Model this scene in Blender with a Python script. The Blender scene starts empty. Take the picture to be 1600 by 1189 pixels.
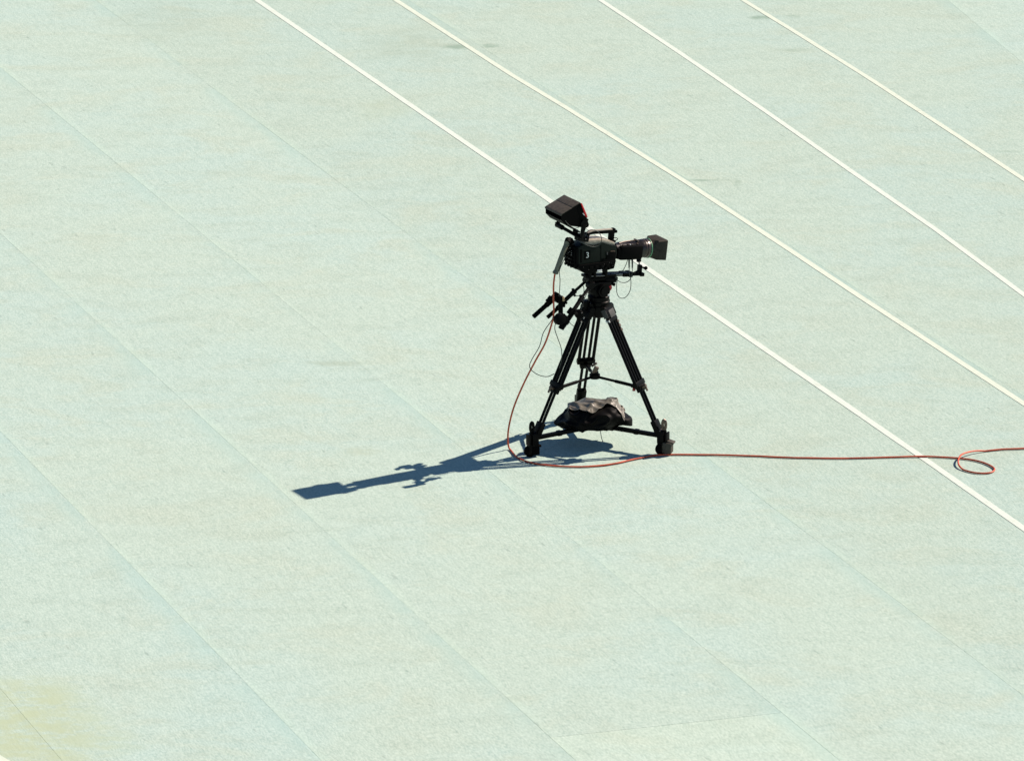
import bpy, bmesh, math, random
from mathutils import Vector, Matrix, noise, Euler
random.seed(7)
scene = bpy.context.scene
COL = scene.collection
R = math.radians

# ------------------------------------------------------------------ camera, sky, sun, exposure
W, H, HZ = 1600, 1189, 2834.0          # photograph size, horizon offset in pixels
TH = R(19.0)
FPX = HZ / math.tan(TH)
DIST = FPX / 235.0
FWD = Vector((0, math.cos(TH), -math.sin(TH)))
UP = Vector((0, math.sin(TH), math.cos(TH)))
RT = Vector((1, 0, 0))
CAM = -(FWD + RT * ((934 - W / 2) / FPX) - UP * ((692 - H / 2) / FPX)) * DIST
cam_d = bpy.data.cameras.new('camera')
cam_d.sensor_width = 36
cam_d.lens = FPX / W * 36
cam_d.clip_start = 0.5
cam_d.clip_end = 6000
cam = bpy.data.objects.new('camera', cam_d)
COL.objects.link(cam)
cam.location = CAM
cam.rotation_euler = (math.pi / 2 - TH, 0, 0)
scene.camera = cam

SUN_EL, SUN_AZ = R(42.2), R(26.4)       # azimuth from +X towards +Y
wd = bpy.data.worlds.new('World')
scene.world = wd
wd.use_nodes = True
nt = wd.node_tree
bg = nt.nodes['Background']
sky = nt.nodes.new('ShaderNodeTexSky')
sky.sky_type = 'NISHITA'
sky.sun_disc = False
sky.sun_elevation = SUN_EL
sky.sun_rotation = math.pi / 2 - SUN_AZ
sky.air_density = 0.8
sky.dust_density = 0.0
sky.ozone_density = 2.6
nt.links.new(sky.outputs[0], bg.inputs[0])
bg.inputs[1].default_value = 0.065
sun_d = bpy.data.lights.new('sun', 'SUN')
sun_d.energy = 5.0
sun_d.angle = R(0.5)
sun_d.color = (1.0, 0.84, 0.72)
sun = bpy.data.objects.new('sun', sun_d)
COL.objects.link(sun)
SD = Vector((math.cos(SUN_EL) * math.cos(SUN_AZ), math.cos(SUN_EL) * math.sin(SUN_AZ), math.sin(SUN_EL)))
sun.rotation_euler = SD.to_track_quat('Z', 'Y').to_euler()
sun.location = (8, 6, 10)
vs = scene.view_settings
vs.view_transform = 'Standard'
vs.look = 'None'
vs.gamma = 1
vs.exposure = 0.68
vs.use_curve_mapping = False

# ------------------------------------------------------------------ measuring helpers
def ray(x, y):
    return CAM, FWD + RT * ((x - W / 2) / FPX) - UP * ((y - H / 2) / FPX)
def G(x, y, z=0.0):
    c, d = ray(x, y)
    return c + d * ((z - c.z) / d.z)
def V(x, y, Y=0.0):
    c, d = ray(x, y)
    return c + d * ((Y - c.y) / d.y)
YAW = R(31)
FW = Vector((math.cos(YAW), math.sin(YAW), 0))
FA = Vector((-math.sin(YAW), math.cos(YAW), 0))
def L(x, y, yl=0.0):                     # point in the video camera's own axes
    c, d = ray(x, y)
    p = c + d * ((yl - c.dot(FA)) / d.dot(FA))
    return Vector((p.dot(FW), yl, p.z))

# ------------------------------------------------------------------ mesh helpers
class MB:
    def __init__(self): self.bm = bmesh.new()
    def box(self, c, s, rot=None, bev=0.0, taper=None):
        t = bmesh.new()
        bmesh.ops.create_cube(t, size=1)
        for v in t.verts:
            k = 1.0
            if taper and v.co.z > 0: k = taper
            v.co = Vector((v.co.x * s[0] * k, v.co.y * s[1] * k, v.co.z * s[2]))
        if bev > 0:
            bmesh.ops.bevel(t, geom=t.edges[:], offset=bev, segments=2, affect='EDGES', profile=0.6)
        m = Matrix.Translation(Vector(c))
        if rot is not None: m = m @ (rot.to_4x4() if hasattr(rot, 'to_4x4') else Euler(rot).to_matrix().to_4x4())
        t.transform(m)
        self._merge(t); return self
    def _merge(self, t):
        me = bpy.data.meshes.new('tmp'); t.to_mesh(me); t.free()
        self.bm.from_mesh(me); bpy.data.meshes.remove(me)
    def cyl(self, a, b, r0, r1=None, n=16, bev=0.0):
        a, b = Vector(a), Vector(b)
        if r1 is None: r1 = r0
        q = (b - a).to_track_quat('Z', 'Y').to_matrix()
        ra = [self.bm.verts.new(a + q @ Vector((math.cos(2*math.pi*i/n)*r0, math.sin(2*math.pi*i/n)*r0, 0))) for i in range(n)]
        rb = [self.bm.verts.new(b + q @ Vector((math.cos(2*math.pi*i/n)*r1, math.sin(2*math.pi*i/n)*r1, 0))) for i in range(n)]
        for i in range(n):
            self.bm.faces.new((ra[i], ra[(i+1) % n], rb[(i+1) % n], rb[i]))
        self.bm.faces.new(ra[::-1]); self.bm.faces.new(rb)
        return self
    def lathe(self, a, axis, prof, n=32, sq=None):       # prof: list of (distance along axis, radius)
        a = Vector(a); q = Vector(axis).to_track_quat('Z', 'Y').to_matrix()
        rings = []
        for d, r in prof:
            rings.append([self.bm.verts.new(a + q @ Vector((math.cos(2*math.pi*i/n)*r, math.sin(2*math.pi*i/n)*r, d))) for i in range(n)])
        for k in range(len(rings) - 1):
            for i in range(n):
                self.bm.faces.new((rings[k][i], rings[k][(i+1) % n], rings[k+1][(i+1) % n], rings[k+1][i]))
        self.bm.faces.new(rings[0][::-1]); self.bm.faces.new(rings[-1])
        return self
    def tube(self, pts, r, n=8, sub=6, closed=False):
        pts = [Vector(p) for p in pts]
        if sub > 1: pts = smooth_path(pts, sub)
        m = len(pts); rings = []
        ref = Vector((0.13, 0.21, 0.97)).normalized()
        prev = None
        for i, p in enumerate(pts):
            d = (pts[min(i+1, m-1)] - pts[max(i-1, 0)]).normalized()
            if prev is None:
                x = d.cross(ref).normalized()
            else:
                x = (prev - d * prev.dot(d)).normalized()
            prev = x
            y = d.cross(x)
            rings.append([self.bm.verts.new(p + x*math.cos(2*math.pi*k/n)*r + y*math.sin(2*math.pi*k/n)*r) for k in range(n)])
        for a, b in zip(rings, rings[1:]):
            for k in range(n):
                self.bm.faces.new((a[k], a[(k+1) % n], b[(k+1) % n], b[k]))
        self.bm.faces.new(rings[0][::-1]); self.bm.faces.new(rings[-1])
        return self
    def prism(self, prof, y0, y1, bev=0.0):              # prof: (x, z) outline swept along y
        t = bmesh.new()
        a = [t.verts.new((x, y0, z)) for x, z in prof]
        b = [t.verts.new((x, y1, z)) for x, z in prof]
        n = len(prof)
        t.faces.new(a); t.faces.new(b[::-1])
        for i in range(n): t.faces.new((a[i], b[i], b[(i+1) % n], a[(i+1) % n]))
        bmesh.ops.recalc_face_normals(t, faces=t.faces[:])
        if bev > 0:
            bmesh.ops.bevel(t, geom=t.edges[:], offset=bev, segments=2, affect='EDGES', profile=0.6)
        self._merge(t); return self
    def ball(self, c, r, s=(1, 1, 1)):
        t = bmesh.new()
        bmesh.ops.create_uvsphere(t, u_segments=14, v_segments=9, radius=r)
        for v in t.verts: v.co = Vector((v.co.x*s[0]+c[0], v.co.y*s[1]+c[1], v.co.z*s[2]+c[2]))
        self._merge(t); return self
    def build(self, name, mat, parent=None, off=(0, 0, 0), angle=35):
        bmesh.ops.recalc_face_normals(self.bm, faces=self.bm.faces[:])
        o = Vector(off)
        for v in self.bm.verts: v.co -= o
        me = bpy.data.meshes.new(name)
        self.bm.to_mesh(me); self.bm.free()
        me.polygons.foreach_set('use_smooth', [True] * len(me.polygons))
        me.set_sharp_from_angle(angle=R(angle))
        me.materials.append(mat)
        ob = bpy.data.objects.new(name, me)
        COL.objects.link(ob)
        if parent: ob.parent = parent
        return ob

def smooth_path(p, sub):
    out = []
    n = len(p)
    for i in range(n - 1):
        p0, p1, p2, p3 = p[max(i-1, 0)], p[i], p[i+1], p[min(i+2, n-1)]
        for k in range(sub):
            t = k / sub
            out.append(0.5 * ((2*p1) + (p2-p0)*t + (2*p0-5*p1+4*p2-p3)*t*t + (3*p1-p0-3*p2+p3)*t**3))
    out.append(p[-1])
    return out

def tag(o, label=None, cat=None, kind=None, group=None):
    if label: o['label'] = label
    if cat: o['category'] = cat
    if kind: o['kind'] = kind
    if group: o['group'] = group
    return o
def thing(name, label, cat, loc=(0, 0, 0), rz=0):
    o = bpy.data.objects.new(name, None)
    o.empty_display_size = 0.1
    COL.objects.link(o)
    o.location = loc
    o.rotation_euler = (0, 0, rz)
    return tag(o, label, cat)

# ------------------------------------------------------------------ materials
def mat(name, col, rough=0.5, spec=0.5, metal=0.0, var=0.25, scale=60.0, bump=0.0, coat=0.0):
    m = bpy.data.materials.new(name)
    m.use_nodes = True
    t = m.node_tree
    b = t.nodes['Principled BSDF']
    b.inputs['Roughness'].default_value = rough
    b.inputs['Specular IOR Level'].default_value = spec
    b.inputs['Metallic'].default_value = metal
    b.inputs['Coat Weight'].default_value = coat
    tc = t.nodes.new('ShaderNodeTexCoord')
    nz = t.nodes.new('ShaderNodeTexNoise')
    nz.inputs['Scale'].default_value = scale
    nz.inputs['Detail'].default_value = 5
    t.links.new(tc.outputs['Object'], nz.inputs['Vector'])
    rp = t.nodes.new('ShaderNodeValToRGB')
    rp.color_ramp.elements[0].position = 0.3
    rp.color_ramp.elements[1].position = 0.7
    rp.color_ramp.elements[0].color = [c*(1-var) for c in col] + [1]
    rp.color_ramp.elements[1].color = [c*(1+var) for c in col] + [1]
    t.links.new(nz.outputs[0], rp.inputs[0])
    t.links.new(rp.outputs[0], b.inputs['Base Color'])
    mr = t.nodes.new('ShaderNodeMapRange')
    mr.inputs['To Min'].default_value = max(0.05, rough - 0.1)
    mr.inputs['To Max'].default_value = min(1, rough + 0.1)
    t.links.new(nz.outputs[0], mr.inputs[0])
    t.links.new(mr.outputs[0], b.inputs['Roughness'])
    if bump:
        bp = t.nodes.new('ShaderNodeBump')
        bp.inputs['Strength'].default_value = bump
        bp.inputs['Distance'].default_value = 0.002
        t.links.new(nz.outputs[0], bp.inputs['Height'])
        t.links.new(bp.outputs[0], b.inputs['Normal'])
    return m
M_BLACK = mat('black_plastic', (0.0015, 0.0015, 0.0015), 0.6, 0.05)
M_RUB = mat('black_rubber', (0.002, 0.002, 0.002), 0.8, 0.05)
M_METAL = mat('black_anodised_metal', (0.0015, 0.0015, 0.0015), 0.42, 0.08)
M_HOOD = mat('matte_hood_panel', (0.036, 0.032, 0.025), 0.6, 0.1, bump=0.2)
M_ROOF = mat('sunlit_hood_roof', (0.060, 0.053, 0.042), 0.6, 0.2, bump=0.2)  # black hood where sun hits its roof, light put into the colour
M_BODY = mat('dark_green_grey_shell', (0.003, 0.0065, 0.0045), 0.45, 0.12)
M_TOP = mat('sunlit_top_shell', (0.30, 0.27, 0.21), 0.42, 0.5)  # upper side of the dark shell, sunlight painted in as a paler tone
M_LENS = mat('satin_lens_metal', (0.012, 0.009, 0.007), 0.3, 0.5)
M_GREEN = mat('green_ring_paint', (0.10, 0.28, 0.14), 0.4)
M_RED = mat('red_plastic', (0.55, 0.006, 0.012), 0.45)
M_DRED = mat('dark_red_paint', (0.35, 0.012, 0.012), 0.5)
M_WHITE = mat('white_label', (0.75, 0.76, 0.72), 0.6, var=0.05)
M_GREYL = mat('grey_label', (0.028, 0.030, 0.028), 0.6)
M_ALU = mat('bare_aluminium', (0.16, 0.16, 0.155), 0.45, 0.3, 0.2)
M_BOOT = mat('grey_green_cable_sleeve', (0.13, 0.135, 0.10), 0.6, 0.3)
M_WIRE = mat('thin_black_wire', (0.02, 0.03, 0.025), 0.5, 0.4)
M_CABLE = mat('orange_red_cable_jacket', (0.47, 0.066, 0.020), 0.45, 0.5, var=0.3, scale=14)
M_BRONZE = mat('worn_bronze_metal', (0.10, 0.070, 0.050), 0.35, 0.5, 0.3, var=0.4, scale=120)
M_COVER = mat('sunlit_nylon', (0.135, 0.125, 0.098), 0.45, 0.45, bump=0.05, scale=40)  # rain cover nylon with sunlight painted into its colour
M_COVERD = mat('shaded_nylon', (0.0025, 0.0022, 0.002), 0.55, 0.08, bump=0.3, scale=40)  # same nylon, shade painted in as near black
M_SCREEN = mat('dark_screen_glass', (0.006, 0.007, 0.008), 0.12, 0.5)

# running-surface material: rolled synthetic carpet, dusty teal, with stains and wear along the joints
TEAL = (0.366, 0.496, 0.428)
def ground_mat(name, tint=(1, 1, 1), seam=True):
    m = bpy.data.materials.new(name)
    m.use_nodes = True
    t = m.node_tree; N = t.nodes; K = t.links
    b = N['Principled BSDF']
    b.inputs['Roughness'].default_value = 0.9
    b.inputs['Specular IOR Level'].default_value = 0.15
    geo = N.new('ShaderNodeNewGeometry')
    def mp(scale, rotz=0.0):
        q = N.new('ShaderNodeMapping'); q.vector_type = 'TEXTURE'; q.inputs['Scale'].default_value = tuple(1/k for k in scale); q.inputs['Rotation'].default_value = (0, 0, rotz)
        K.new(geo.outputs['Position'], q.inputs['Vector']); return q.outputs[0]
    def nz(vec, scale, detail=4, rough=0.5, dist=0.0):
        q = N.new('ShaderNodeTexNoise'); q.inputs['Scale'].default_value = scale; q.inputs['Detail'].default_value = detail
        q.inputs['Roughness'].default_value = rough; q.inputs['Distortion'].default_value = dist
        K.new(vec, q.inputs['Vector']); return q.outputs[0]
    def rng(v, a, b_, c, d):
        q = N.new('ShaderNodeMapRange'); q.clamp = True
        for i, x in enumerate((a, b_, c, d)): q.inputs[i+1].default_value = x
        q.interpolation_type = 'SMOOTHSTEP'
        K.new(v, q.inputs[0]); return q.outputs[0]
    def mix(f, a, b_, mode='MIX'):
        q = N.new('ShaderNodeMix'); q.data_type = 'RGBA'; q.blend_type = mode
        if isinstance(f, float): q.inputs[0].default_value = f
        else: K.new(f, q.inputs[0])
        for i, x in ((6, a), (7, b_)):
            if isinstance(x, tuple): q.inputs[i].default_value = (*x, 1)
            else: K.new(x, q.inputs[i])
        return q.outputs[2]
    def mul(a, b_):
        q = N.new('ShaderNodeMath'); q.operation = 'MULTIPLY'
        for i, x in enumerate((a, b_)):
            if isinstance(x, float): q.inputs[i].default_value = x
            else: K.new(x, q.inputs[i])
        return q.outputs[0]
    base = tuple(TEAL[i] * tint[i] for i in range(3))
    P = mp((1, 1, 1))
    A = R(22.7)                                        # along the rolls
    strk = mp((1.0, 0.17, 1), A)
    big = nz(P, 0.55, 4, 0.6, 0.4)
    big2 = nz(mp((0.8, 1.25, 1)), 1.5, 5, 0.65, 0.5)
    c = mix(rng(big, 0.42, 0.62, 0, 0.9), base, tuple(base[i] * (0.955, 1.0, 1.045)[i] for i in range(3)))
    c = mix(rng(big2, 0.47, 0.68, 0, 0.75), c, tuple(base[i] * (1.0, 0.945, 0.90)[i] for i in range(3)))
    big3 = nz(mp((0.6, 1.3, 1), 0.1), 3.4, 6, 0.65, 0.3)
    c = mix(rng(big3, 0.46, 0.70, 0, 0.6), c, tuple(base[i] * (0.88, 0.88, 0.86)[i] for i in range(3)))
    sm = nz(strk, 34.0, 4, 0.7)
    c = mix(rng(sm, 0.32, 0.68, 0.0, 1.0), mix(0.085, c, (0.05, 0.08, 0.07)), mix(0.08, c, (0.75, 0.80, 0.72)))
    fine = nz(mp((1.0, 0.25, 1), A), 125.0, 2, 0.6)
    c = mix(rng(fine, 0.33, 0.67, 0.0, 1.0), mix(0.15, c, (0.07, 0.12, 0.11)), mix(0.13, c, (0.80, 0.84, 0.76)))
    dk = nz(mp((1.0, 0.2, 1), A), 30.0, 2, 0.5)
    c = mix(rng(dk, 0.66, 0.76, 0.0, 0.28), c, (0.10, 0.15, 0.13))
    if seam:
        uv = N.new('ShaderNodeUVMap'); uv.uv_map = 'across'
        sp = N.new('ShaderNodeSeparateXYZ'); K.new(uv.outputs[0], sp.inputs[0])
        u = sp.outputs[0]; w = sp.outputs[1]             # metres from the left edge and from the right edge
        wn = rng(nz(P, 0.9, 4, 0.65), 0.40, 0.60, 0.05, 1.0)
        c = mix(mul(rng(w, 0.0, 0.17, 1.0, 0.0), mul(wn, 0.50)), c, tuple(base[i] * (0.88, 0.955, 1.01)[i] for i in range(3)))
        c = mix(mul(rng(u, 0.0, 0.09, 1.0, 0.0), mul(wn, 0.30)), c, tuple(base[i] * (1.10, 1.12, 1.10)[i] for i in range(3)))
    # local stains: position, size, colour, strength
    for (px, py, sx, sy, col, s) in STAINS:
        g = G(px, py)
        q = N.new('ShaderNodeMapping'); q.vector_type = 'TEXTURE'
        q.inputs['Location'].default_value = (g.x, g.y, 0)
        q.inputs['Scale'].default_value = (sx, sy, 1)
        wob = N.new('ShaderNodeTexNoise'); wob.inputs['Scale'].default_value = 1.6 / max(sx, sy) ; wob.inputs['Detail'].default_value = 4
        K.new(P, wob.inputs['Vector'])
        ad = N.new('ShaderNodeVectorMath'); ad.operation = 'MULTIPLY_ADD'
        K.new(wob.outputs['Color'], ad.inputs[0]); ad.inputs[1].default_value = (sx * 0.8, sy * 0.8, 0)
        sub = N.new('ShaderNodeVectorMath'); sub.operation = 'SUBTRACT'
        K.new(P, sub.inputs[0]); sub.inputs[1].default_value = (sx * 0.4, sy * 0.4, 0)
        K.new(sub.outputs[0], ad.inputs[2])
        K.new(ad.outputs[0], q.inputs[0])
        ln = N.new('ShaderNodeVectorMath'); ln.operation = 'LENGTH'; K.new(q.outputs[0], ln.inputs[0])
        K2 = mul(rng(ln.outputs['Value'], 0.25, 1.0, s, 0.0), rng(nz(mp((0.7, 1.3, 1)), 6.0, 6, 0.75), 0.34, 0.60, 0.10, 1.0))
        c = mix(K2, c, tuple(base[i] * col[i] for i in range(3)))
    K.new(c, b.inputs['Base Color'])
    bp = N.new('ShaderNodeBump'); bp.inputs['Strength'].default_value = 0.35; bp.inputs['Distance'].default_value = 0.0015
    K.new(fine, bp.inputs['Height'])
    bp2 = N.new('ShaderNodeBump'); bp2.inputs['Strength'].default_value = 0.25; bp2.inputs['Distance'].default_value = 0.006
    K.new(sm, bp2.inputs['Height']); K.new(bp.outputs[0], bp2.inputs['Normal'])
    K.new(bp2.outputs[0], b.inputs['Normal'])
    return m
OLIVE = (1.0, 0.885, 0.69); DUST = (0.80, 0.76, 0.72); DARK = (0.62, 0.66, 0.62)
STAINS = [(30, 1150, 0.62, 1.25, OLIVE, 0.85), (110, 1160, 0.55, 0.5, OLIVE, 0.6), (20, 1100, 0.4, 0.5, OLIVE, 0.5),
          (715, 74, 0.17, 0.11, DARK, 0.9), (766, 72, 0.10, 0.10, DARK, 0.9), (1190, 28, 0.17, 0.10, DARK, 0.9), (1237, 27, 0.10, 0.10, DARK, 0.9),
          (640, 70, 0.5, 0.8, DUST, 0.45), (1100, 282, 0.24, 0.045, DARK, 0.8), (1240, 79, 0.22, 0.08, DARK, 0.6),
          (1152, 285, 0.04, 0.14, DARK, 0.7), (1570, 237, 0.22, 0.04, DARK, 0.6), (520, 568, 0.28, 0.09, DUST, 0.8), (110, 305, 0.35, 0.03, (1.12, 1.12, 1.12), 0.6),
          (560, 705, 0.20, 0.14, (0.90, 0.80, 0.70), 0.5), (250, 30, 0.6, 1.0, DUST, 0.25), (600, 170, 0.35, 0.5, (0.95, 0.88, 0.76), 0.3)]
M_TRACK = [ground_mat('track_roll', (1, 1, 1)),
           ground_mat('track_roll_bluer', (0.985, 1.0, 1.015)),
           ground_mat('track_roll_paler', (1.075, 1.06, 1.04)),
           ground_mat('track_roll_greyer', (0.955, 0.96, 0.955))]
M_GROUND = ground_mat('ground_surface', (0.85, 0.9, 0.92), seam=False)
def line_mat(name, col):
    m = mat(name, col, 0.7, 0.3, var=0.05, scale=30)
    t = m.node_tree
    nz = t.nodes.new('ShaderNodeTexNoise'); nz.inputs['Scale'].default_value = 9; nz.inputs['Detail'].default_value = 6
    geo = t.nodes.new('ShaderNodeNewGeometry'); t.links.new(geo.outputs['Position'], nz.inputs['Vector'])
    mr = t.nodes.new('ShaderNodeMapRange'); mr.inputs[1].default_value = 0.60; mr.inputs[2].default_value = 0.80; mr.inputs[3].default_value = 0; mr.inputs[4].default_value = 0.55
    t.links.new(nz.outputs[0], mr.inputs[0])
    mx = t.nodes.new('ShaderNodeMix'); mx.data_type = 'RGBA'
    b = t.nodes['Principled BSDF']
    src = b.inputs['Base Color'].links[0].from_socket
    t.links.new(mr.outputs[0], mx.inputs[0]); t.links.new(src, mx.inputs[6]); mx.inputs[7].default_value = (0.42, 0.46, 0.38, 1)
    t.links.new(mx.outputs[2], b.inputs['Base Color'])
    return m
M_LINE = line_mat('white_track_paint', (0.545, 0.63, 0.56))
M_CREAM = line_mat('cream_track_paint', (0.535, 0.615, 0.515))

# ------------------------------------------------------------------ ground, rolls, painted lines
g = MB()
S_ = 3000.0
vs_ = [g.bm.verts.new((x, y, -0.006)) for x, y in ((-S_, -S_), (S_, -S_), (S_, S_), (-S_, S_))]
g.bm.faces.new(vs_)
ground = g.build('ground', M_GROUND)
tag(ground, 'wide base ground reaching the horizon under the pale green track surface', kind='structure')

SL = -0.4186                                            # every joint runs x = SL*y + c
Y0, Y1 = -13.0, 30.0
joints = [(SL, c) for c in (-9.75, -8.25, -6.85, -5.373, -3.897, -2.452, -0.948, 0.590)]
joints += [(SL, 3.315), (-0.228, 5.828), (-0.228, 7.4), (-0.228, 8.9)]
track = bpy.data.objects.new('track', None); COL.objects.link(track)
tag(track, 'pale blue green running track laid in parallel rolls', kind='structure')
GAPS = {3.315: 0.0007}
GAP = 0.0008
def roll(j0, j1, ya, yb, m, skew=(0, 0)):
    bm = bmesh.new(); uv = bm.loops.layers.uv.new('across')
    n = 40
    rows = []
    for i in range(n + 1):
        y = ya + (yb - ya) * i / n
        def edge(j, sgn, y):
            x = j[0] * y + j[1] + sgn * GAPS.get(j[1], GAP * (0.75 + 0.9 * noise.noise(Vector((j[1] * 3, y * 0.35, 7))))) + 0.004 * noise.noise(Vector((j[1], y * 0.5, 0)))
            return x
        xl = edge(j0, 1, y); xr = edge(j1, -1, y)
        row = []
        for k in range(7):
            f = (0, 0.03, 0.1, 0.5, 0.9, 0.97, 1)[k]
            yy = y
            x = xl + (xr - xl) * f
            if i == 0: yy += skew[0] * (f)
            if i == n: yy += skew[1] * (f)
            x += SL * (yy - y)
            z = 0.0006 * (noise.noise(Vector((x*0.7, yy*0.5, 3))) ) + (0.0008 if k in (0, 6) else 0)
            row.append((bm.verts.new((x, yy, z)), (xr - xl) * f * 0.92, (xr - xl) * (1 - f) * 0.92))
        rows.append(row)
    for i in range(n):
        for k in range(6):
            q = (rows[i][k], rows[i][k+1], rows[i+1][k+1], rows[i+1][k])
            f = bm.faces.new([v[0] for v in q])
            for lp, v in zip(f.loops, q): lp[uv].uv = (v[1], v[2])
    # skirts so every roll has an edge
    geom = bmesh.ops.extrude_edge_only(bm, edges=[e for e in bm.edges if e.is_boundary])['geom']
    for v in geom:
        if isinstance(v, bmesh.types.BMVert): v.co.z = -0.0055
    bmesh.ops.recalc_face_normals(bm, faces=bm.faces[:])
    if sum(f.normal.z for f in bm.faces) < 0: bmesh.ops.reverse_faces(bm, faces=bm.faces[:])
    me = bpy.data.meshes.new('track_roll'); bm.to_mesh(me); bm.free()
    me.materials.append(m)
    o = bpy.data.objects.new('track_roll', me); COL.objects.link(o); o.parent = track
    return o
pick = [0, 1, 1, 1, 0, 0, 0, 0, 3, 1, 0, 0, 1, 0]
for i in range(len(joints) - 1):
    if i == 5:                                          # this roll is cut across in the foreground
        roll(joints[i], joints[i+1], -5.02, Y1, M_TRACK[0], skew=(0.37 + SL*0, 0))
        roll(joints[i], joints[i+1], Y0, -5.0215, M_TRACK[2], skew=(0, 0.37))
    elif i == 7:                                        # the front legs of the tripod dolly stand beyond this joint
        roll(joints[i], joints[i+1], Y0, Y1, M_TRACK[3])
    else:
        roll(joints[i], joints[i+1], Y0, Y1, M_TRACK[pick[i]])

def painted(name, pts, w, m, label):
    bm = bmesh.new()
    P_ = [G(*p) for p in pts]
    d0 = (P_[0] - P_[1]).normalized(); d1 = (P_[-1] - P_[-2]).normalized()
    P_ = [P_[0] + d0 * 8] + P_ + [P_[-1] + d1 * 8]
    dense = []
    for a, c in zip(P_, P_[1:]):
        k = max(2, int((c - a).length / 0.06)); dense += [a.lerp(c, i / k) for i in range(k)]
    P_ = dense + [P_[-1]]
    prev = None
    for i, p in enumerate(P_):
        d = (P_[min(i+1, len(P_)-1)] - P_[max(i-1, 0)]).normalized()
        s = Vector((-d.y, d.x, 0)) * (w / 2) * (1 + 0.05 * noise.noise(Vector((p.x*3, p.y*3, 0))) + 0.05 * noise.noise(Vector((p.x*17, p.y*17, 4))))
        r = [bm.verts.new((p.x+s.x, p.y+s.y, 0.0022)), bm.verts.new((p.x-s.x, p.y-s.y, 0.0022))]
        if prev: bm.faces.new((prev[0], prev[1], r[1], r[0]))
        prev = r
    bmesh.ops.recalc_face_normals(bm, faces=bm.faces[:])
    if sum(f.normal.z for f in bm.faces) < 0: bmesh.ops.reverse_faces(bm, faces=bm.faces[:])
    me = bpy.data.meshes.new(name); bm.to_mesh(me); bm.free(); me.materials.append(m)
    o = bpy.data.objects.new(name, me); COL.objects.link(o)
    tag(o, label, kind='structure')
    return o
painted('lane_line', [(400, 0), (800, 273), (1010, 419), (1267, 595), (1440, 714), (1600, 826)], 0.052, M_LINE, 'broad white lane line passing behind the tripod and under the orange cable')
painted('lane_line', [(617, 0), (800, 118), (880, 166), (1075, 287), (1225, 385), (1350, 468), (1545, 595), (1600, 631)], 0.050, M_CREAM, 'cream lane line, first one beyond the tripod')
painted('lane_line', [(937, 0), (1065, 85), (1200, 177), (1330, 268), (1465, 361), (1600, 461)], 0.048, M_LINE, 'white lane line between the two cream ones')
painted('lane_line', [(1160, 0), (1240, 49), (1355, 121), (1475, 199), (1600, 281)], 0.048, M_CREAM, 'cream lane line farthest to the right')
painted('lane_line', [(-45, 1160), (0, 1187), (12, 1194)], 0.075, M_CREAM, 'short end of a cream line at the bottom left corner')

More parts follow.
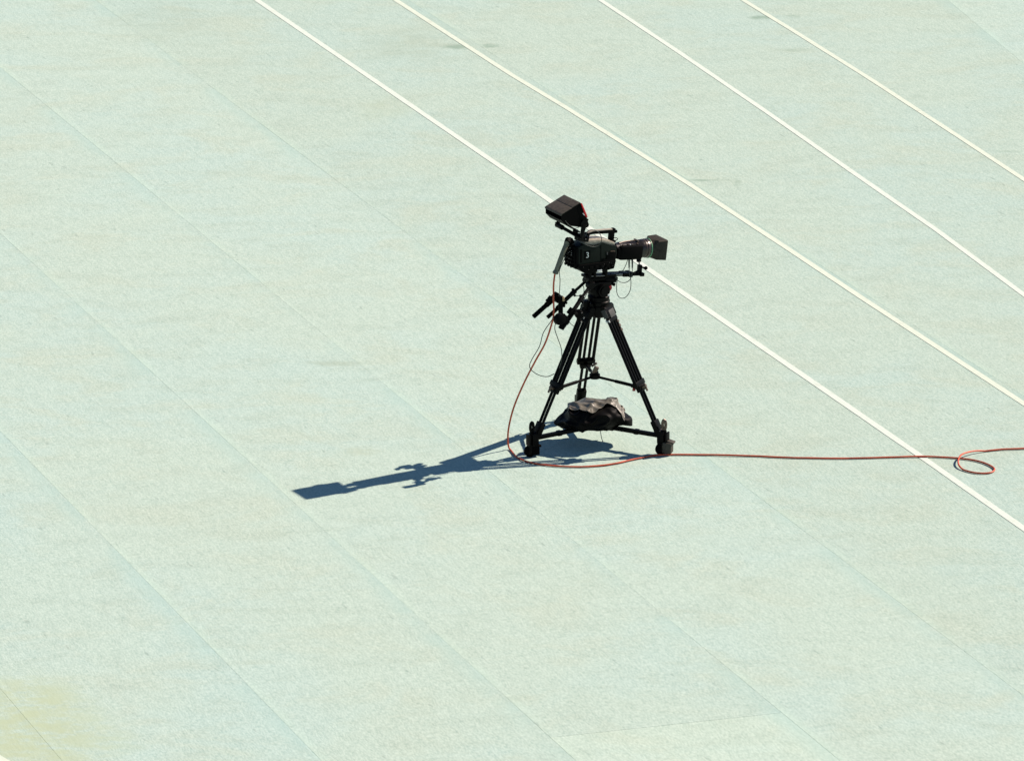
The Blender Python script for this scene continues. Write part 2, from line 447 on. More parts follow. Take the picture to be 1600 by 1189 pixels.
# ------------------------------------------------------------------ tripod dolly
FEET = [Vector((-0.435, -0.263, 0)), Vector((0.428, -0.214, 0)), Vector((-0.117, 0.500, 0))]
dolly = thing('tripod_dolly', 'black three wheeled dolly carrying the camera tripod', 'dolly')
ARMZ = 0.125
hub = MB()
hub.cyl((0, 0, ARMZ-0.016), (0, 0, ARMZ+0.016), 0.055, n=24)
hub.cyl((0, 0, ARMZ-0.028), (0, 0, ARMZ-0.016), 0.03, n=20)
for a in (0.6, 2.7, 4.8): hub.cyl((0.04*math.cos(a), 0.04*math.sin(a), ARMZ-0.024), (0.04*math.cos(a), 0.04*math.sin(a), ARMZ+0.02), 0.008, n=8)
hub.build('hub', M_METAL, dolly)
def zrot(d): return Matrix.Rotation(math.atan2(d.y, d.x), 3, 'Z')
for i, f in enumerate(FEET):
    d = f.normalized(); r = f.length; q = zrot(d)
    arm = MB()
    a = 0.05; b = r - 0.02
    arm.box(d * ((a+b)/2) + Vector((0, 0, ARMZ)), (b-a, 0.030, 0.026), q, 0.004)
    arm.box(d * 0.085 + Vector((0, 0, ARMZ)), (0.07, 0.042, 0.034), q, 0.004)
    arm.box(d * (b*0.62) + Vector((0, 0, ARMZ)), (0.03, 0.036, 0.032), q, 0.003)
    arm.build('arm', M_METAL, dolly)
    # caster: vertical post, fork, twin wheel, cable guard, brake lever
    c = MB()
    t = Vector((-d.y, d.x, 0))
    c.box(d*(r-0.01) + Vector((0, 0, 0.120)), (0.05, 0.055, 0.085), q, 0.006)
    c.cyl(d*(r+0.008) + Vector((0, 0, 0.06)), d*(r+0.008) + Vector((0, 0, 0.168)), 0.014, n=14)
    c.box(d*(r+0.03) + Vector((0, 0, 0.118)), (0.012, 0.05, 0.075), q, 0.003)
    ca = c.build('caster_housing', M_METAL, dolly)
    sw = (R(200), R(215), R(80))[i]                     # casters trail in different directions
    wd_ = Vector((math.cos(sw), math.sin(sw), 0)); wt = Vector((-wd_.y, wd_.x, 0))
    fk = MB(); q2 = zrot(wd_)
    wc = d*r + wd_*0.018 + Vector((0, 0, 0.040))
    fk.box(d*r + wd_*0.008 + Vector((0, 0, 0.078)), (0.05, 0.05, 0.012), q2, 0.003)
    for s in (-1, 1): fk.box(wc + wt*s*0.021 + Vector((0, 0, 0.02)), (0.028, 0.004, 0.055), q2, 0.0015)
    fk.build('caster_fork', M_METAL, dolly)
    w = MB()
    w.lathe(wc - wt*0.016, wt, [(0, 0.030), (0.003, 0.038), (0.008, 0.040), (0.024, 0.040), (0.029, 0.038), (0.032, 0.030)], n=28)
    wo = w.build('wheel', M_RUB, dolly)
    wr = MB(); wr.lathe(wc - wt*0.0185, wt, [(0, 0.012), (0.001, 0.020), (0.036, 0.020), (0.037, 0.012)], n=20)
    wr.build('wheel_rim', M_METAL, wo)
    gd = MB()
    if i == 1:
        gp = f + Vector((0.030, -0.012, 0.052)); gq = Matrix.Rotation(R(-18), 3, 'Z')
        gd.box(gp, (0.064, 0.062, 0.074), gq, 0.007)
        gd.box(gp + Vector((0.022, 0.0, 0.038)), (0.05, 0.05, 0.012), gq @ Matrix.Rotation(R(14), 3, 'Y'), 0.004)
        gd.box(gp + Vector((-0.002, 0.03, 0.03)), (0.03, 0.006, 0.02), gq, 0.002)
        gd.build('cable_guard', mat('dusty_sunlit_guard', (0.045, 0.040, 0.030), 0.6, 0.3, bump=0.3), dolly)  # dusty guard, sunlit brown also painted into its colour
    else:
        gp = f - d*0.0 + Vector((0.016 if i == 0 else 0, 0.004, 0.046))
        gd.box(gp, (0.054, 0.050, 0.064), q2, 0.008)
        gd.box(gp + Vector((0.018, -0.004, 0.028)), (0.045, 0.03, 0.014), q2, 0.004)
        gd.build('cable_guard', M_RUB, dolly)
    # foot clamp loop on top
    cl = MB()
    fc = f * 0.955 + Vector((0, 0, 0.205)) + d * 0.028
    up = Vector((0, 0, 1)); pts = []
    for k in range(13):
        an = 2*math.pi*k/12
        pts.append(fc + d*(0.012*math.cos(an)) + up*(0.034*math.sin(an)))
    cl.tube(pts, 0.0100, n=8, sub=1)
    cl.box(f*0.93 + Vector((0, 0, 0.158)), (0.05, 0.05, 0.022), q, 0.004)
    cl.build('foot_clamp', M_BRONZE if i == 1 else M_METAL, dolly)

# ------------------------------------------------------------------ tripod
tri = thing('tripod', 'tall black two stage camera tripod standing on the dolly', 'tripod')
HZ_ = 0.945
TOPS = [Vector((-0.076, -0.048, HZ_)), Vector((0.060, -0.034, HZ_)), Vector((-0.028, 0.105, HZ_))]
CL = 0.61
joint = []
for i, f in enumerate(FEET):
    top = TOPS[i]; bot = f * 0.925 + Vector((0, 0, 0.160))
    ax = (bot - top).normalized()
    rad = Vector((f.x, f.y, 0)).normalized(); t = Vector((-rad.y, rad.x, 0))
    nrm = ax.cross(t).normalized()
    fr = Matrix((t, nrm, ax)).transposed()             # box axes: tangential, normal, along
    LG = (bot - top).length
    leg = MB()
    leg.box(top + ax*0.012, (0.118, 0.040, 0.075), fr, 0.006)
    leg.box(top + ax*0.068, (0.110, 0.030, 0.028), fr, 0.004)
    leg.cyl(top + t*0.062 - ax*0.012, top - t*0.062 - ax*0.012, 0.020, n=16)
    lo = leg.build('leg', M_METAL, tri, off=(0, 0, 0))
    for s in (-0.049, 0.049):
        b = MB(); b.cyl(top + t*s + ax*0.03, top + t*s + ax*LG*CL, 0.0115, n=14); b.build('upper_tube', M_METAL, lo)
    for s in (-0.0175, 0.0175):
        b = MB(); b.cyl(top + t*s + ax*0.05 + nrm*0.002, bot + t*s, 0.0098, n=14); b.build('lower_tube', M_METAL, lo)
    c = MB(); cp = top + ax*LG*CL
    c.box(cp, (0.124, 0.034, 0.034), fr, 0.005)
    c.box(cp + ax*0.035, (0.074, 0.034, 0.045), fr, 0.005)
    c.box(cp + ax*0.020 + nrm*0.0, (0.085, 0.042, 0.016), fr, 0.003)
    c.build('leg_clamp', M_METAL, lo)
    kn = MB()
    if nrm.dot(rad) < 0: nrm = -nrm
    kn.cyl(cp + ax*0.03 + nrm*0.016, cp + ax*0.03 + nrm*0.046, 0.013, 0.010, n=12)
    kn.box(cp + ax*0.042 + nrm*0.040, (0.014, 0.010, 0.052), fr, 0.003)
    kn.build('clamp_lever', M_BRONZE, lo)
    ft = MB()
    ft.box(bot - ax*0.030, (0.064, 0.036, 0.085), fr, 0.006)
    ft.box(bot + ax*0.012, (0.038, 0.028, 0.03), fr, 0.006)
    ft.build('foot', M_METAL, lo)
    if i == 1:
        lb = MB(); lb.box(top + ax*0.030 + t*0.0 + nrm*0.0205, (0.070, 0.004, 0.052), fr, 0.001); lb.build('grey_plate', M_GREYL, lo)
        lb = MB(); lb.box(top - t*0.0605 + ax*0.018, (0.004, 0.034, 0.060), fr, 0.001); lb.build('grey_plate', M_GREYL, lo)
        lb = MB(); lb.box(top - t*0.050 - nrm*0.012 + ax*0.066, (0.026, 0.006, 0.014), fr, 0.001); lb.box(top - t*0.0575 + ax*0.072, (0.004, 0.026, 0.016), fr, 0.001); lb.build('white_sticker', M_WHITE, lo)
        lb = MB()
        for k in range(3): lb.box(top + ax*(0.10+0.03*k) + nrm*0.014 + t*0.04, (0.020, 0.012, 0.018), fr, 0.003)
        lb.build('leg_catch', M_BRONZE, lo)
    joint.append(cp + ax*0.03)
# mid level spreader
spz = 0.462
sp = MB()
hubc = Vector((-0.022, 0.02, spz))
sp.cyl(hubc - Vector((0, 0, 0.012)), hubc + Vector((0, 0, 0.014)), 0.036, n=20)
sp.box(hubc + Vector((0.0, 0, 0.020)), (0.05, 0.04, 0.022), None, 0.004)
sp.cyl(hubc + Vector((0, 0, 0.02)), hubc + Vector((0, 0, 0.05)), 0.012, n=12)
sph = sp.build('spreader_hub', M_METAL, tri)
for i, j in enumerate(joint):
    j2 = j.copy(); d = (j2 - hubc); L_ = d.length; d.normalize()
    e = hubc.lerp(j2, 0.86)
    sp = MB(); q = zrot(d)
    sp.cyl(hubc + d*0.03, e, 0.0088, n=12)
    sp.cyl(hubc.lerp(j2, 0.45), e, 0.0112, n=12)
    sp.box(e, (0.035, 0.026, 0.024), q, 0.004)
    sp.cyl(e, j2, 0.010, n=10)
    sp.build('spreader_arm', M_METAL, tri)
    if i == 1:
        kn = MB(); kn.cyl(e - Vector((0, 0, 0.01)), e - Vector((0, 0, 0.034)), 0.008, 0.011, n=12); kn.build('red_knob', M_DRED, tri)
cl = MB()
cl.box(hubc + Vector((0.004, -0.012, 0.048)), (0.03, 0.02, 0.05), Euler((0.2, 0.4, 0.3)).to_matrix(), 0.004)
cl.cyl(hubc + Vector((-0.02, 0.0, 0.07)), hubc + Vector((0.012, -0.01, 0.095)), 0.008, n=10)
cl.build('spreader_catch', M_BRONZE, tri)
# crown and bowl
cr = MB()
cr.lathe((0, 0, 0.890), (0, 0, 1), [(0, 0.052), (0.010, 0.062), (0.035, 0.074), (0.060, 0.080), (0.082, 0.080), (0.088, 0.070)], n=36)
for i, tp in enumerate(TOPS):
    d = Vector((tp.x, tp.y, 0)).normalized()
    cr.box(Vector((tp.x, tp.y, 0.955)) - d*0.02, (0.065, 0.085, 0.05), zrot(d), 0.006)
cr.build('crown', M_METAL, tri)
lev = MB()
lev.box((-0.088, -0.055, 0.985), (0.036, 0.05, 0.06), Matrix.Rotation(R(20), 3, 'Z'), 0.006)
lev.cyl((-0.10, -0.075, 0.97), (-0.115, -0.09, 0.955), 0.008, n=10)
lev.build('levelling_lever', M_METAL, tri)
# fluid head, turned with the video camera
head = bpy.data.objects.new('fluid_head', None); COL.objects.link(head); head.parent = tri
head.rotation_euler = (0, 0, YAW)
hd = MB()
hd.lathe((0, 0, 0.97), (0, 0, 1), [(0, 0.060), (0.004, 0.074), (0.030, 0.076), (0.034, 0.072), (0.062, 0.072), (0.066, 0.066), (0.075, 0.060)], n=36)
hd.box((0, 0, 1.075), (0.115, 0.100, 0.075), None, 0.010)
hd.cyl((0, -0.075, 1.080), (0, 0.075, 1.080), 0.043, n=28)
hd.cyl((0, -0.083, 1.080), (0, 0.083, 1.080), 0.030, n=24)
hd.box((0, 0, 1.122), (0.13, 0.11, 0.026), (0, R(7), 0), 0.005)
hd.build('head_body', M_METAL, head)
hd = MB()
hd.cyl((0.048, -0.030, 1.088), (0.068, -0.034, 1.088), 0.024, n=20); hd.cyl((0.066, -0.034, 1.088), (0.073, -0.035, 1.088), 0.018, n=20)
hd.build('drag_dial', M_DRED, head)
hd = MB(); hd.box((0.028, -0.0845, 1.052), (0.017, 0.003, 0.013), None, 0.0008); hd.build('white_sticker', M_WHITE, head)
for k, (x, z) in enumerate(((-0.07, 1.0), (0.072, 1.112), (-0.066, 1.098))):
    hd = MB(); hd.cyl((x, -0.03, z), (x*1.28, -0.055, z-0.008), 0.009, 0.012, n=12); hd.build('lock_knob', M_METAL, head)
hd = MB()
hd.box((0.085, -0.04, 1.108), (0.04, 0.014, 0.010), (0, R(25), 0), 0.003)
hd.build('lock_lever', M_METAL, head)
sl = MB()
sl.box((0.018, 0, 1.148), (0.225, 0.066, 0.020), (0, R(7), 0), 0.004)
sl.box((0.075, 0, 1.130), (0.085, 0.075, 0.030), (0, R(7), 0), 0.005)
sl.build('sliding_plate', M_METAL, head)

# pan bars with hand controls: local axes of the head (x forward, y away from the photographer)
def pan_bar(p0, pm, p1, side):
    p0, pm, p1 = Vector(p0), Vector(pm), Vector(p1)
    b = MB()
    b.cyl(p0 + Vector((0.03, -0.0, 0.005)), p0, 0.020, n=16)
    b.cyl(p0 - Vector((0, 0.02, 0)), p0 + Vector((0, 0.02, 0)), 0.024, n=18)
    b.cyl(p0, pm, 0.0100, n=14)
    b.cyl(pm, p1, 0.0145, n=14)
    dd = (p1 - p0).normalized()
    b.cyl(pm - dd*0.018, pm + dd*0.018, 0.0165, n=14)
    b.cyl(pm - Vector((0, 0, 0.0)), pm + Vector((0.006, -0.012, -0.026)), 0.007, 0.009, n=10)
    b.box(pm + Vector((-0.004, 0, 0.020)), (0.016, 0.014, 0.016), None, 0.003)
    return b.build('pan_bar', M_METAL, head)
b1 = pan_bar(L(917, 438, .085), L(896, 457, .125), L(879, 473, .165), 1)
b2 = pan_bar(L(922, 446, -.085), L(908, 467, -.13), L(895, 487, -.17), -1)
# zoom control on the far bar
z = MB()
a, b = L(868, 464, .17), L(833.5, 495, .17)
z.cyl(a, b, 0.0155, n=18)
z.cyl(a.lerp(b, 0.15), a.lerp(b, 0.42), 0.0185, n=18)
z.build('rubber_grip', M_RUB, b1)
z = MB(); a, b = L(879, 475, .17), L(855.5, 496, .17)
z.cyl(a, b, 0.0135, n=16); z.cyl(a, a.lerp(b, 0.35), 0.018, n=16)
z.build('rubber_grip', M_RUB, b1)
z = MB(); c = L(870, 465, .17)
z.box(c, (0.055, 0.050, 0.060), (0, R(-45), 0), 0.010)
z.box(L(860, 466, .15), (0.028, 0.034, 0.022), (0, R(-45), 0), 0.005)
z.box(L(856, 470, .15), (0.020, 0.030, 0.018), (0, R(-40), 0), 0.004)
z.cyl(L(876, 463, .13), L(876, 490, .13), 0.016, n=14)
z.box(L(879, 474, .145), (0.030, 0.036, 0.050), (0, R(10), 0), 0.006)
z.box(L(884, 473, .145), (0.016, 0.02, 0.016), (0, R(30), 0), 0.003)
zc = z.build('zoom_control', M_BLACK, b1)
z = MB(); z.cyl(L(879.5, 464, .12), L(880.5, 470, .12), 0.008, 0.011, n=12); z.build('brass_knob', mat('brass_knob', (0.42, 0.30, 0.17), 0.45, 0.5, 0.3), b1)
# focus control on the near bar
z = MB()
a, b = L(898, 484, -.17), L(877, 514, -.17)
z.cyl(a, b, 0.0165, n=16); z.box(L(891, 486, -.17), (0.045, 0.03, 0.022), (0, R(-48), 0), 0.004)
z.box(L(876.5, 511, -.17), (0.026, 0.026, 0.020), (0, R(-48), 0), 0.004)
z.build('rubber_grip', M_RUB, b2)
z = MB(); c = L(874.5, 499, -.17)
z.lathe(c - Vector((0, 0.022, 0)), (0, 1, 0), [(0, 0.026), (0.004, 0.036), (0.036, 0.040), (0.042, 0.032)], n=22)
z.box(L(880, 497, -.17), (0.050, 0.036, 0.056), (0, R(-50), 0), 0.008)
z.box(L(885, 503, -.17), (0.03, 0.03, 0.03), (0, R(-50), 0), 0.005)
z.build('focus_control', M_BLACK, b2)
z = MB(); c = L(903, 491, -.12)
z.lathe(c - Vector((0, 0.022, 0)), (0.25, 1, 0.1), [(0, 0.018), (0.004, 0.027), (0.018, 0.030), (0.036, 0.028), (0.042, 0.018)], n=22)
z.cyl(c, L(905, 502, -.12), 0.014, n=12)
z.cyl(c, L(896, 489, -.16), 0.012, n=12)
z.build('focus_wheel', M_BLACK, b2)
z = MB()
z.ball(L(909, 489, -.15), 0.004); z.ball(L(908, 503, -.14), 0.005); z.box(L(912, 497, -.14), (0.010, 0.006, 0.014), (0, 0.6, 0), 0.001)
z.build('metal_fittings', M_ALU, b2)['kind'] = 'stuff'
# thin wires of the controls
wires = MB()
wires.tube([L(911, 446, .07), L(912.5, 452, .07), L(911.5, 459, .07), L(907, 462, .07), L(900, 462, .08), L(895, 460, .09)], 0.0026, n=6)
wires.build('head_wire', M_WIRE, head); wires = MB()
wires.tube([L(921, 452, -.09), L(914, 465, -.13), L(909, 480, -.14), L(906, 488, -.13)], 0.0026, n=6)
wires.build('head_wire', M_WIRE, head)
wires = MB()
wires.tube([V(866, 494, -.25), V(861, 502, -.25), V(849, 520, -.24), V(843, 541, -.24), V(832, 560, -.24), V(827.5, 571, -.24), V(831, 579, -.23), V(842, 586, -.22), V(855, 588.5, -.2), V(866, 584, -.18)], 0.0028, n=6)
wires.build('control_wire', M_WIRE, tri)
wires = MB()
wires.tube([V(868, 505, -.27), V(867, 515, -.27), V(872, 530, -.25), V(877, 545, -.22), V(877.5, 562, -.2), V(874, 575, -.19)], 0.0026, n=6)
wires.tube([V(882, 490, -.26), V(890, 504, -.2), V(897, 510, -.14)], 0.002, n=6)
wires.build('control_wire', M_WIRE, tri)

# ------------------------------------------------------------------ video camera (x = lens direction, y = away from the photographer)
ZB = 1.15
OFF = (0, 0, ZB)
vc = thing('video_camera', 'black broadcast video camera numbered 3 mounted on the tripod, lens towards the right', 'video camera', (0, 0, ZB), YAW)
PT = R(7)
def vb(b, name, m, parent=vc, angle=35): return b.build(name, m, parent, OFF, angle)
NY = -0.07
# mounting wedge between plate and body
b = MB()
b.box((0.00, 0, 1.172), (0.24, 0.06, 0.018), (0, PT, 0), 0.004)
for x, y in ((-0.088, -0.03), (-0.052, -0.03), (0.036, -0.03), (-0.06, 0.03), (0.06, 0.03)):
    b.cyl((x, y, 1.165 - x*0.12), (x, y, 1.232 - x*0.12), 0.012, n=12)
b.box((-0.07, 0.0, 1.205), (0.05, 0.05, 0.035), (0, PT, 0), 0.003)
vb(b, 'mounting_wedge', M_METAL)
b = MB(); b.box((-0.02, -0.032, 1.178), (0.12, 0.008, 0.006), (0, PT, 0), 0.001); vb(b, 'bright_slide', M_ALU)
# main shell: side with concave upper edge, rounded top
prof = [(-0.205, 1.412), (-0.165, 1.425), (-0.12, 1.418), (-0.072, 1.406), (-0.035, 1.408), (-0.005, 1.413), (0.03, 1.396), (0.062, 1.384), (0.092, 1.378),
        (0.098, 1.33), (0.088, 1.275), (-0.205, 1.29)]
b = MB(); b.prism(prof, NY, 0.056, 0.006)
body = vb(b, 'camera_body', M_BODY)
top = [(-0.155, 1.424), (-0.13, 1.446), (-0.06, 1.440), (0.0, 1.432), (0.05, 1.415), (0.088, 1.397), (0.092, 1.376), (0.03, 1.392), (-0.005, 1.407), (-0.072, 1.400), (-0.12, 1.412)]
b = MB(); b.prism(top, -0.058, 0.052, 0.007); vb(b, 'top_cover', M_TOP)
# lower adapter block
low = [(-0.205, 1.292), (0.086, 1.282), (0.070, 1.226), (0.01, 1.222), (-0.075, 1.222), (-0.145, 1.222), (-0.195, 1.262)]
b = MB(); b.prism(low, -0.080, 0.060, 0.005)
for k in range(5): b.box((-0.11 + k*0.042, -0.082, 1.262 - 0.002*k), (0.026, 0.006, 0.020), (0, PT, 0), 0.002)
for k in range(3): b.box((0.00 + k*0.03, -0.082, 1.242 - 0.003*k), (0.012, 0.007, 0.010), (0, PT, 0), 0.002)
lo = vb(b, 'lower_adapter', M_BLACK)
b = MB()
for x, z in ((-0.01, 1.270), (0.028, 1.276), (-0.02, 1.258), (0.055, 1.248), (0.045, 1.268), (-0.13, 1.252), (-0.17, 1.276)): b.ball((x, -0.0848, z), 0.0022)
vb(b, 'indicator_dots', M_GREYL, lo)['kind'] = 'stuff'
b = MB(); b.box((-0.045, -0.0825, 1.2325), (0.036, 0.003, 0.011), (0, PT*0.6, 0), 0.0006); vb(b, 'white_label', M_WHITE, lo)
# rear connector block
rear = [(-0.203, 1.418), (-0.222, 1.412), (-0.236, 1.35), (-0.228, 1.285), (-0.215, 1.262), (-0.203, 1.262)]
b = MB(); b.prism(rear, -0.064, 0.060, 0.004)
for k in range(5):
    for j in range(3):
        b.cyl((-0.222, -0.045 + j*0.035, 1.39 - k*0.026), (-0.246, -0.045 + j*0.035, 1.387 - k*0.026), 0.0095, n=10)
b.box((-0.208, -0.0665, 1.35), (0.02, 0.008, 0.11), None, 0.002)
rp = vb(b, 'rear_connector_panel', M_BLACK)
b = MB()
for x, y, z in ((-0.238, -0.03, 1.405), (-0.240, -0.05, 1.392), (-0.243, -0.035, 1.381), (-0.243, -0.058, 1.366), (-0.24, -0.055, 1.378), (-0.243, -0.02, 1.372), (-0.244, -0.03, 1.335)):
    b.box((x - 0.004, y, z), (0.003, 0.006, 0.005), None, 0.0006)
vb(b, 'connector_caps', M_ALU, rp)['kind'] = 'stuff'
# side panel seams and controls
b = MB()
b.box((-0.028, NY-0.001, 1.345), (0.003, 0.004, 0.115), None, 0.0004); vb(b, 'panel_joint', M_BLACK, body); b = MB()
b.box((0.05, NY-0.003, 1.318), (0.07, 0.008, 0.045), (0, PT, 0), 0.003)
b.box((0.03, NY-0.003, 1.290), (0.10, 0.008, 0.018), (0, PT, 0), 0.003)
vb(b, 'side_controls', M_BLACK, body)
b = MB(); b.box((-0.18, NY-0.002, 1.35), (0.012, 0.006, 0.09), None, 0.002); vb(b, 'side_strip', M_BLACK, body)
b = MB(); b.box((-0.133, NY-0.0012, 1.349), (0.046, 0.003, 0.058), None, 0.0008); vb(b, 'number_plate', M_BLACK, body)
b = MB(); b.box((0.016, NY-0.008, 1.338), (0.009, 0.003, 0.017), (0, 0, 0), 0.0006); vb(b, 'white_mark', M_GREYL, body)
b = MB(); b.box((0.060, NY-0.0045, 1.346), (0.032, 0.006, 0.004), (0, PT, 0), 0.001); vb(b, 'side_latch', M_BRONZE, body)
tx = bpy.data.curves.new('three', 'FONT'); tx.body = '3'; tx.size = 0.056; tx.extrude = 0.0006; tx.align_x = 'CENTER'; tx.align_y = 'CENTER'; tx.offset = -0.0003
to = bpy.data.objects.new('tmp', tx); COL.objects.link(to)
dg = bpy.context.evaluated_depsgraph_get()
me = bpy.data.meshes.new_from_object(to.evaluated_get(dg)); COL.objects.unlink(to)
me.transform(Matrix.Translation((-0.133, NY-0.0036, 1.349-ZB)) @ Matrix.Rotation(R(90), 4, 'X'))
me.materials.clear(); me.materials.append(M_WHITE)
no = bpy.data.objects.new('number_three', me); COL.objects.link(no); no.parent = body

# top handle
b = MB()
b.prism([(-0.10, 1.476), (-0.05, 1.484), (0.11, 1.470), (0.135, 1.462), (0.135, 1.444), (0.112, 1.444), (0.02, 1.455), (-0.05, 1.464), (-0.098, 1.462)], -0.016, 0.016, 0.005)
b.prism([(0.083, 1.452), (0.112, 1.448), (0.106, 1.400), (0.078, 1.402)], -0.018, 0.018, 0.003)
b.prism([(-0.135, 1.436), (-0.10, 1.478), (-0.075, 1.478), (-0.098, 1.436)], -0.022, 0.022, 0.003)
b.box((0.112, 0, 1.470), (0.018, 0.03, 0.014), (0, PT, 0), 0.003)
hn = vb(b, 'top_handle', M_BLACK)
b = MB(); b.prism([(-0.092, 1.4795), (-0.05, 1.4885), (0.098, 1.4755), (0.098, 1.469), (-0.05, 1.480), (-0.09, 1.472)], -0.0135, 0.0135, 0.0015); vb(b, 'handle_lit_top', M_TOP, hn)  # thin strip, sunlight on the black handle's top painted as a pale colour
b = MB()
b.tube([(0.09, -0.02, 1.406), (0.11, -0.03, 1.400), (0.125, -0.03, 1.405), (0.125, -0.02, 1.412), (0.10, -0.01, 1.413)], 0.0028, n=6)
b.box((0.085, -0.02, 1.398), (0.045, 0.04, 0.014), (0, PT, 0), 0.003)
vb(b, 'handle_foot', M_BLACK, hn)

# ---------------- lens
LA = Vector((0.095, 0, 1.330)); LB = Vector((0.455, 0, 1.287)); LD = (LB - LA).normalized(); LL = (LB - LA).length
def lp(d, y=0, up=0):
    n = Vector((0, 1, 0)).cross(LD).normalized()
    if n.z < 0: n = -n
    return LA + LD*d + Vector((0, y, 0)) + n*up
b = MB()
b.lathe(LA, LD, [(0, 0.034), (0.02, 0.034), (0.022, 0.044), (0.05, 0.046), (0.052, 0.049), (0.205, 0.054), (0.212, 0.059), (0.235, 0.061)], n=40)
lens = vb(b, 'lens_barrel', M_LENS)
b = MB()
b.lathe(lp(0.236), LD, [(0, 0.0605), (0.003, 0.062), (0.012, 0.062), (0.014, 0.0600), (0.020, 0.0600), (0.022, 0.0635), (0.040, 0.0640), (0.043, 0.0625)], n=40)
vb(b, 'focus_ring', mat('ribbed_focus_ring', (0.030, 0.019, 0.014), 0.3, 0.5), lens)
b = MB(); b.lathe(lp(0.279), LD, [(0, 0.0640), (0.002, 0.0668), (0.006, 0.0668), (0.008, 0.0645)], n=40); vb(b, 'green_ring', M_GREEN, lens)
# servo unit on the near side and its switches
q = (0, math.asin(-LD.z), 0)
b = MB()
b.box(lp(0.125, -0.028, -0.012), (0.178, 0.076, 0.098), q, 0.020)
b.box(lp(0.125, 0.000, -0.040), (0.14, 0.10, 0.035), q, 0.010)
b.box(lp(0.035, -0.03, -0.015), (0.04, 0.06, 0.075), q, 0.012)
sv = vb(b, 'servo_unit', M_BLACK, lens)
b = MB()
for k in range(6):
    b.box(lp(0.060 + 0.024*k, -0.030 + 0.012*((k*2) % 3 - 1), 0.040 + 0.002*(k % 2)), (0.013, 0.016, 0.008), q, 0.002)
b.tube([lp(0.05, -0.01, 0.046), lp(0.10, 0.0, 0.052), lp(0.15, 0.005, 0.054), lp(0.19, 0.0, 0.056)], 0.004, n=6)
b.box(lp(0.190, 0.0, 0.056), (0.012, 0.05, 0.014), q, 0.002)
vb(b, 'servo_switches', M_BRONZE, sv)
b = MB(); b.box(lp(0.127, -0.038, 0.0405), (0.020, 0.010, 0.005), q, 0.001); vb(b, 'white_mark', M_WHITE, sv)
# rectangular hood: flared tunnel with wall thickness, open at the front
def hood_ring(bm, d, hw, hh, rc, n=6):
    pts = []
    for cx, cy, a0 in ((1, 1, 0), (-1, 1, 90), (-1, -1, 180), (1, -1, 270)):
        for k in range(n + 1):
            a = R(a0 + 90*k/n)
            pts.append(bm.verts.new(lp(d, cx*(hw-rc) + rc*math.cos(a), cy*(hh-rc) + rc*math.sin(a))))
    return pts
b = MB(); rr = []
for d, hw, hh, rc in ((0.286, 0.062, 0.062, 0.060), (0.306, 0.064, 0.063, 0.045), (0.322, 0.073, 0.066, 0.012), (0.386, 0.078, 0.069, 0.008), (0.390, 0.078, 0.069, 0.008),
                      (0.390, 0.074, 0.065, 0.007), (0.325, 0.066, 0.060, 0.012), (0.300, 0.058, 0.056, 0.05)):
    rr.append(hood_ring(b.bm, d, hw, hh, rc))
for a, c in zip(rr, rr[1:]):
    for k in range(len(a)): b.bm.faces.new((a[k], a[(k+1) % len(a)], c[(k+1) % len(a)], c[k]))
b.bm.faces.new(rr[-1]); b.bm.faces.new(rr[0][::-1])
lh = vb(b, 'lens_hood', M_HOOD, lens, 30)
b = MB(); b.lathe(lp(0.3005), LD, [(0, 0.053), (0.004, 0.045), (0.007, 0.030), (0.008, 0.010)], n=28); vb(b, 'front_glass', M_SCREEN, lens)
# lens support: twin rods under the lens with a post and a thumb wheel
b = MB()
for y in (-0.02, 0.02):
    b.cyl((0.03, y, 1.168), (0.335, y, 1.125), 0.0075, n=12)
b.box((0.195, 0, 1.148), (0.045, 0.07, 0.026), (0, R(8), 0), 0.004)
b.box((0.235, 0, 1.142), (0.030, 0.06, 0.034), (0, R(8), 0), 0.004)
b.box((0.322, 0, 1.128), (0.030, 0.066, 0.024), (0, R(8), 0), 0.004)
b.box((0.318, 0, 1.160), (0.024, 0.030, 0.060), (0, R(4), 0), 0.004)
b.cyl((0.275, -0.01, 1.143), (0.305, -0.01, 1.150), 0.010, n=12)
ls = vb(b, 'lens_support', M_METAL)
b = MB(); b.cyl((0.316, 0, 1.185), (0.312, 0, 1.228), 0.0045, n=10); vb(b, 'support_screw', M_ALU, ls)
b = MB(); b.cyl((0.312, 0, 1.214), (0.311, 0, 1.230), 0.016, n=16); vb(b, 'support_knob', M_BLACK, ls); b = MB(); b.cyl((0.33, -0.012, 1.174), (0.352, -0.018, 1.166), 0.006, n=10); b.ball((0.355, -0.019, 1.166), 0.0125); vb(b, 'support_knob', M_BLACK, ls)
b = MB()
for y in (-0.02, 0.02): b.cyl((0.08, y, 1.1675), (0.17, y, 1.155), 0.0085, n=12)
vb(b, 'bare_rod_sleeve', M_ALU, ls)
# lens wires
for pts in ([(981, 405), (978, 414), (973, 423), (965, 429)],
            [(983, 405), (983, 416), (983.5, 428), (985.8, 439), (984.5, 454), (977.5, 464.5), (969, 465.5), (964, 458), (963.5, 446), (964, 438), (961, 432)],
            [(988, 405), (988, 416), (987.5, 428), (983.5, 438), (975, 442), (966, 439), (961, 432)]):
    b = MB(); P_ = [L(x, y, -0.045 if y < 420 else -0.05) for x, y in pts]
    b.tube(P_, 0.0024, n=6)
    if pts[0][0] > 982: b.cyl(P_[0] + Vector((0, 0, 0.01)), P_[1] + Vector((0, 0, -0.012)), 0.0068, 0.0045, n=10)
    vb(b, 'lens_wire', M_WIRE, lens)

